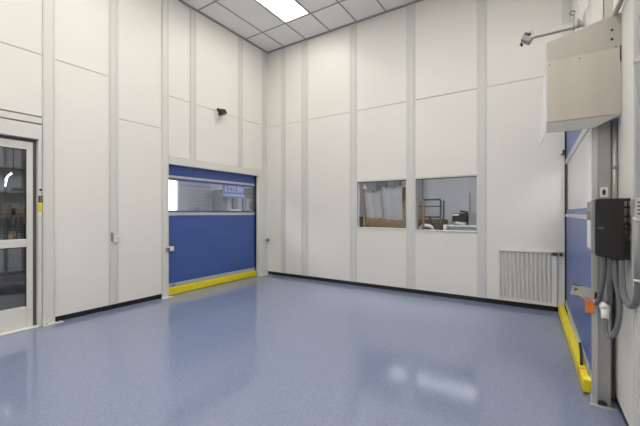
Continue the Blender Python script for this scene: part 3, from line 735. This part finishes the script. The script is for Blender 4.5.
for x in (-1.92, -1.19):
    for y in (9.34, 9.91): MB().box(x-0.03, x+0.03, y-0.03, y+0.03, 0, 1.085).build('leg', 'midgrey', wb)
MB().box(-1.88, -1.23, 9.32, 9.33, 0.80, 1.07).build('apron', 'midgrey', wb)
pr = thing('printer', 'black boxy printer on the white topped work table', 'printer', (-1.7, 9.6, 1.12))
prb = MB().box(-1.87, -1.50, 9.4, 9.85, 1.205, 1.44).build('body', 'blackplastic', pr, bevel=0.015)
MB().box(-1.85, -1.52, 9.39, 9.86, 1.121, 1.2045).build('paper_tray', 'midgrey', pr)
MB().box(-1.86, -1.70, 9.385, 9.3995, 1.37, 1.42).build('display', 'white', prb)
MB().obox((-1.62, 9.65, 1.475), (0.16, 0.3, 0.05), Matrix.Rotation(0.15, 3, 'Y')).build('lid', 'blackplastic', pr, bevel=0.01)
tag(MB().box(-1.48, -1.22, 9.5, 9.8, 1.121, 1.44).build('computer_tower', 'midgrey'), 'blue grey box standing right of the black printer', 'box')
tag(MB().obox((-1.66, 9.345, 1.172), (0.22, 0.06, 0.05), Matrix.Rotation(0.2, 3, 'Y')).build('paper_stack', 'white'), 'crumpled white papers on the table edge before the printer', 'papers')
tag(MB().box(-2.085, -1.985, 9.35, 9.75, 0, 1.12).build('cabinet', 'white'), 'white narrow cabinet left of the black printer', 'cabinet')
for k, (x, z) in enumerate(((-1.12, 1.22), (-1.04, 1.12), (-0.96, 1.26))):
    tag(MB().box(x, x + 0.055, 9.5, 9.55, 0, z).build('timber_offcut', 'wood'),
        ['upright timber length nearest the work table', 'shortest of the three upright timber lengths right of the table', 'tallest upright timber length at the right window edge'][k], 'timber', 'timber lengths beside the work table')

# ------------------------------------------------------------------ room behind the left wall (west)
WX0, WX1, WY0, WY1 = -9.1, XL - 0.135, -2.5, 10.6
struct(MB().box(WX0, WX1 - 0.006, WY0, YB, -0.12, 0.0).box(WX0, NX0 - 0.11, YB, WY1, -0.12, 0.0).build('floor_west', 'concrete'), 'grey floor of the workshop behind the left wall', 'floor')
struct(MB().box(WX0 - 0.1, WX0, 4.1, 5.2, 0, NZ).box(WX0 - 0.1, WX0, 6.14, WY1, 0, NZ).box(WX0 - 0.1, WX0, 5.2, 6.14, 2.45, NZ).build('wall_west', 'greywall'), 'grey far wall of the workshop behind the left roll-up door', 'wall')
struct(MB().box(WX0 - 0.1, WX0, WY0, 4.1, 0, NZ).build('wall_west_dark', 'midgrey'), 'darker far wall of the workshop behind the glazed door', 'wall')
struct(MB().box(WX0, NX0 - 0.11, WY1, WY1 + 0.1, 0, NZ).build('wall_workshop_north', 'greywall'), 'end wall of the workshop', 'wall')
struct(MB().box(WX0, WX1, WY0 - 0.1, WY0, 0, NZ).build('wall_workshop_south', 'darkwall'), 'near end wall of the workshop', 'wall')
struct(MB().box(WX0, WX1 - 0.25, 3.55, 3.65, 0, NZ).build('wall_workshop_partition', 'darkwall'), 'partition between the two parts of the workshop', 'wall')
struct(MB().box(WX0 - 0.1, WX1 - 0.01, WY0 - 0.1, YB + 0.13, NZ + 0.08, NZ + 0.16).box(WX0 - 0.1, NX0 - 0.11, YB + 0.13, WY1, NZ + 0.08, NZ + 0.16).build('ceiling_west', 'plain'), 'plain ceiling of the workshop', 'ceiling')
w3 = sroot('window_3', 'bright daylit opening beyond the clear band of the left roll-up door', 'window', (WX0, 5.67, 0))
MB().box(WX0 - 0.09, WX0 - 0.07, 5.2, 6.14, 0.0, 2.45).build('bright_pane', 'daylight', w3)
MB().box(WX0 - 0.0, WX0 + 0.03, 6.14, 6.24, 0.0, 2.50).box(WX0, WX0 + 0.03, 5.1, 6.14, 2.45, 2.50).build('frame', 'slat', w3)
ceiling_light(-8.0, -6.8, 3.75, 4.4, NZ, 'unseen fill light added in the workshop beyond the left roll-up door', 'lens_west_fill', 'added workshop fill lights')  # added out of view to brighten what shows through the clear band
ceiling_light(-7.0, -5.8, 8.8, 9.4, NZ, 'second unseen fill light added in the workshop, beyond the blue sign', 'lens_west_fill', 'added workshop fill lights')
ceiling_light(-8.0, -6.8, 0.0, 1.0, NZ, 'unseen fill light added in the dim workshop beyond the glazed door', 'lens_fill', 'added workshop fill lights')  # added out of view to lift the room behind the glazed door
# slatted shutter
sh = thing('slatted_shutter', 'grey horizontally slatted shutter beside the bright opening', 'shutter', (WX0 + 0.02, 6.6, 0))
b = MB()
for k in range(22): b.prism([(WX0 + 0.012, 0.1 + k*0.115), (WX0 + 0.035, 0.11 + k*0.115), (WX0 + 0.035, 0.19 + k*0.115), (WX0 + 0.012, 0.21 + k*0.115)], 'y', 6.25, 7.35)
b.build('slats', 'slat', sh)
MB().box(WX0 + 0.001, WX0 + 0.0115, 6.25, 7.35, 0, 2.65).build('backing', 'midgrey', sh)
MB().box(WX0 + 0.036, WX0 + 0.08, 6.25, 7.35, 2.27, 2.31).build('head_rail', 'midgrey', sh)
tag(MB().box(WX0 + 0.04, WX0 + 0.12, 6.62, 6.86, 1.45, 1.62).box(WX0 + 0.04, WX0 + 0.2, 6.55, 6.72, 1.50, 1.58).build('door_motor', 'midgrey'),
    'small dark motor box low on the slatted shutter', 'motor')
tag(MB().box(WX0 + 0.081, WX0 + 0.14, 6.98, 7.12, 2.38, 2.55).build('wall_clock_box', 'midgrey'), 'small grey box high on the wall above the shutter', 'box')
for k, (y0, y1, zt) in enumerate(((7.38, 7.80, 2.20), (7.84, 8.26, 2.20), (8.30, 8.62, 2.0))):
    t = thing('tall_cabinet', ['first dark grey tall cabinet right of the slatted shutter', 'second dark grey tall cabinet, in the middle beneath the blue sign', 'third tall cabinet, shorter, right of the blue sign middle'][k],
              'cabinet', (WX0 + 0.3, (y0+y1)/2, 0), 'tall cabinets in the workshop')
    MB().box(WX0 + 0.09, WX0 + 0.55, y0, y1, 0, zt).build('body', 'cabinet', t)
    MB().box(WX0 + 0.551, WX0 + 0.565, y0 + 0.015, (y0+y1)/2 - 0.004, 0.06, zt - 0.03).build('door', 'cabinet', t)
    MB().box(WX0 + 0.551, WX0 + 0.565, (y0+y1)/2 + 0.004, y1 - 0.015, 0.06, zt - 0.03).build('door', 'midgrey', t)
    MB().box(WX0 + 0.566, WX0 + 0.58, (y0+y1)/2 - 0.03, (y0+y1)/2 - 0.015, 1.0, 1.6).build('handle', 'alu', t)
for y0 in (7.80, 8.26):
    pass
bs = thing('blue_sign', 'blue hanging sign with pale lettering seen through the left door window band', 'sign', (-8.3, 8.1, 2.4))
sx = -8.30
MB().box(sx - 0.02, sx, 7.20, 8.12, 1.93, 2.40).build('panel', 'signblue', bs)
MB().box(sx + 0.0005, sx + 0.004, 7.20, 8.12, 2.0, 2.035).build('pale_stripe', 'lettering', bs)
lt = MB()
# letter-like strokes, worn and partly lost as they look in the photo
yy = 7.29
for strokes in ([(0, .02, 0, .17)], [(0, .02, 0, .17), (0, .09, 0, .025)], [(0, .02, 0, .17), (0, .09, .145, .17), (0, .09, 0, .025)],
                [(0, .09, .145, .17), (.035, .055, 0, .17)], [(0, .02, 0, .17), (0, .08, .145, .17), (0, .08, .075, .1), (0, .08, 0, .025)], None,
                [(0, .02, 0, .17), (.04, .06, 0, .17), (.08, .1, 0, .17)], [(0, .02, 0, .17), (.06, .08, 0, .17), (0, .08, .075, .1)], [(0, .02, 0, .17)]):
    if strokes is None: yy += 0.04; continue
    for a0, a1, b0, b1 in strokes: lt.box(sx + 0.0005, sx + 0.004, yy + a0, yy + a1, 2.13 + b0, 2.13 + b1)
    yy += max(s_[1] for s_ in strokes) + 0.022
lt.build('lettering', 'lettering', bs)
hw = MB().cyl((sx - 0.01, 7.3, 2.40), (sx - 0.01, 7.3, NZ + 0.08), 0.006, 6).cyl((sx - 0.01, 8.02, 2.40), (sx - 0.01, 8.02, NZ + 0.08), 0.006, 6)
hw.build('hanger', 'darkmetal', bs)
rk = thing('parts_rack', 'dark parts rack with white cartons at the right end of the window band view', 'rack', (-8.7, 9.2, 0))
for y in (8.72, 9.9):
    for x in (-8.98, -8.5): MB().box(x-0.025, x+0.025, y-0.025, y+0.025, 0, 2.22).build('upright', 'cabinet', rk)
for z in (0.9, 1.43, 1.84, 2.18): MB().box(-8.99, -8.49, 8.7, 9.92, z - 0.02, z + 0.02).build('shelf', 'cabinet', rk)
MB().box(-9.0, -8.992, 8.7, 9.92, 0.1, 2.22).build('back_panel', 'cabinet', rk)
MB().box(-8.99, -8.49, 8.7, 9.92, 2.2005, 2.34).build('canopy', 'cabinet', rk)
for k, (y, z, w2, h2) in enumerate(((8.76, 1.861, 0.22, 0.07), (9.06, 1.861, 0.20, 0.07), (9.32, 1.861, 0.12, 0.14), (9.50, 1.861, 0.22, 0.10), (8.80, 1.451, 0.34, 0.09), (9.30, 1.451, 0.40, 0.09))):
    tag(MB().box(-8.80, -8.52, y, y + w2, z, z + h2).build('carton', 'white'),
        ['white carton at the left end of the dark rack top shelf', 'second white carton on the dark rack top shelf', 'tall white carton on the dark rack top shelf',
         'white carton at the right end of the dark rack top shelf', 'white carton at the left of the dark rack lower shelf', 'long white carton at the right of the dark rack lower shelf'][k],
        'carton', 'white cartons on the dark rack')
tag(MB().box(-8.45, -8.15, 7.55, 7.95, 0, 1.0).box(-8.40, -8.20, 7.60, 7.90, 1.0, 1.56).build('bin', 'white'), 'pale bin below the blue sign', 'bin')
tag(MB().box(-8.40, -8.10, 8.20, 8.75, 0, 1.54).build('crate', 'slat'), 'pale grey crate below the right end of the blue sign', 'crate')

# dim workshop behind the glazed door
ws = thing('workshop_shelving', 'grey wall shelving in the dim workshop behind the glazed door', 'shelving', (-8.9, 2.3, 0))
MB().box(-9.09, -9.05, 1.2, 3.4, 0.2, 2.8).build('back_panel', 'greywall', ws)
for z in (1.85, 1.36, 2.34): MB().box(-9.049, -8.80, 1.2, 3.4, z, z + 0.03).build('shelf', 'galv', ws)
for y in (1.6, 2.2, 2.48, 2.75): MB().box(-9.048, -9.02, y, y + 0.035, 0.3, 2.8).build('standard', 'galv', ws)
tag(MB().box(-8.97, -8.80, 2.30, 2.45, 1.8805, 1.95).build('dark_case', 'cabinet'), 'dark flat case on the upper shelf behind the glazed door', 'case')
for k, (y0, y1, zt, m_) in enumerate(((2.12, 2.27, 1.62, 'card'), (2.34, 2.50, 1.55, 'card'), (2.52, 2.62, 1.52, 'white'), (2.0, 2.10, 1.70, 'white'))):
    tag(MB().box(-9.0, -8.82, y0, y1, 1.391, zt).build('storage_box', m_),
        ['tall brown storage box on the lower shelf behind the glazed door', 'short brown storage box on the lower shelf behind the glazed door', 'small pale storage box at the right of the lower shelf',
         'tall pale storage box at the left of the lower shelf'][k], 'box', 'boxes on the workshop shelving')
bn = thing('workbench', 'dark workbench with wire panel behind the glazed door', 'workbench', (-8.0, 2.2, 0))
MB().box(-8.35, -7.70, 1.3, 2.9, 0.86, 0.91).build('top', 'cabinet', bn)
for y in (1.36, 2.84):
    for x in (-8.30, -7.75): MB().box(x-0.03, x+0.03, y-0.03, y+0.03, 0, 0.86).build('leg', 'cabinet', bn)
MB().box(-8.33, -7.72, 1.4, 2.8, 0.30, 0.33).build('lower_shelf', 'midgrey', bn)
b = MB()
for k in range(11): b.cyl((-8.3, 1.90 + 0.045*k, 0.91), (-8.3, 1.90 + 0.045*k, 1.42), 0.004, 5)
for k in range(10): b.cyl((-8.305, 1.90, 0.96 + 0.05*k), (-8.305, 2.35, 0.96 + 0.05*k), 0.004, 5)
b.build('wire_panel', 'darkmetal', bn)
tag(MB().box(-8.25, -8.05, 2.30, 2.48, 0.911, 1.22).build('tool_box', 'blackplastic', bevel=0.01), 'black tool case standing on the workbench behind the glazed door', 'tool case')
tag(MB().cyl((-7.95, 2.06, 0.911), (-7.95, 2.06, 1.05), 0.05, 14).cyl((-7.95, 2.06, 1.05), (-7.95, 2.06, 1.08), 0.03, 12).build('paint_tin', 'tan'), 'small tan tin at the left on the workbench', 'tin')
tl = thing('tube_lamp', 'short slanting bright tube lamp in the dim workshop behind the glazed door', 'lamp', (-7.7, 1.96, 2.05))
MB().tube(smooth_path([(-7.70, 1.900, 1.900), (-7.70, 1.925, 2.05), (-7.70, 1.955, 2.10), (-7.70, 1.990, 2.135)], 4), 0.010, 10).build('tube', 'tube', tl)
MB().cyl((-7.70, 1.992, 2.137), (-7.70, 2.005, 2.165), 0.02, 10).cyl((-7.70, 2.005, 2.165), (-7.70, 2.005, NZ + 0.08), 0.006, 6).build('hanger', 'darkmetal', tl)
MB().tube(smooth_path([(-7.725, 1.900, 1.985), (-7.725, 1.925, 2.06), (-7.725, 1.955, 2.112), (-7.725, 1.992, 2.15)], 4), 0.014, 10).build('reflector', 'white', tl)

# ------------------------------------------------------------------ space behind the right roll-up door (east)
EX0, EX1, EY0, EY1 = 0.64, 3.2, 2.2, 8.6
struct(MB().box(EX0, EX1, EY0, EY1, -0.12, 0.0).box(0.4, EX0, YB + 0.145, EY1, -0.12, 0.0).build('floor_east', 'concrete'), 'floor beyond the right roll-up door', 'floor')
struct(MB().box(EX1, EX1 + 0.1, EY0, EY1, 0, NZ).build('wall_east', 'plain'), 'white far wall beyond the right roll-up door', 'wall')
struct(MB().box(0.4, EX1, EY1, EY1 + 0.1, 0, NZ).build('wall_east_end', 'plain'), 'white end wall beyond the right roll-up door', 'wall')
struct(MB().box(0.64, EX1, EY0 - 0.1, EY0, 0, NZ).build('wall_east_near', 'plain'), 'white near wall beyond the right roll-up door', 'wall')
struct(MB().box(0.64, EX1, EY0, EY1, NZ + 0.08, NZ + 0.16).box(0.4, 0.64, YB + 0.145, EY1, NZ + 0.08, NZ + 0.16).build('ceiling_east', 'plain'), 'plain ceiling beyond the right roll-up door', 'ceiling')
ceiling_light(1.3, 1.9, 4.0, 5.2, NZ, 'unseen fill light added beyond the right roll-up door', 'lens_fill')  # this and the next three are fill lights added to whiten the band
ceiling_light(2.2, 2.8, 4.0, 5.2, NZ, 'unseen fill light added by the far wall beyond the right roll-up door', 'lens_fill')
ceiling_light(2.2, 2.8, 6.6, 7.8, NZ, 'rearmost unseen fill light added by the far wall beyond the right roll-up door', 'lens_fill')
ceiling_light(1.0, 1.6, 6.6, 7.8, NZ, 'second unseen fill light, added farther back beyond the right roll-up door', 'lens_fill')

# ------------------------------------------------------------------ world, camera, view
w = bpy.data.worlds.new('World'); sc.world = w; w.use_nodes = True
w.node_tree.nodes['Background'].inputs['Color'].default_value = (0.6, 0.62, 0.66, 1)
w.node_tree.nodes['Background'].inputs['Strength'].default_value = 0.3
cam = bpy.data.cameras.new('camera'); co = bpy.data.objects.new('camera', cam); C.objects.link(co)
cam.sensor_width = 36; cam.lens = 36 * 334.0 / 640
cam.clip_start = 0.05
co.location = (0, 0, H)
co.rotation_euler = (PI / 2, 0, math.atan(215.5 / 334.0))
sc.camera = co
vs = sc.view_settings
vs.view_transform = 'Standard'; vs.look = 'None'; vs.gamma = 1; vs.use_curve_mapping = False
vs.exposure = 0.68
sc.cycles.max_bounces = 10; sc.cycles.diffuse_bounces = 6; sc.cycles.glossy_bounces = 4; sc.cycles.transparent_max_bounces = 12
sc.cycles.use_denoising = True
sc.cycles.sample_clamp_indirect = 6.0
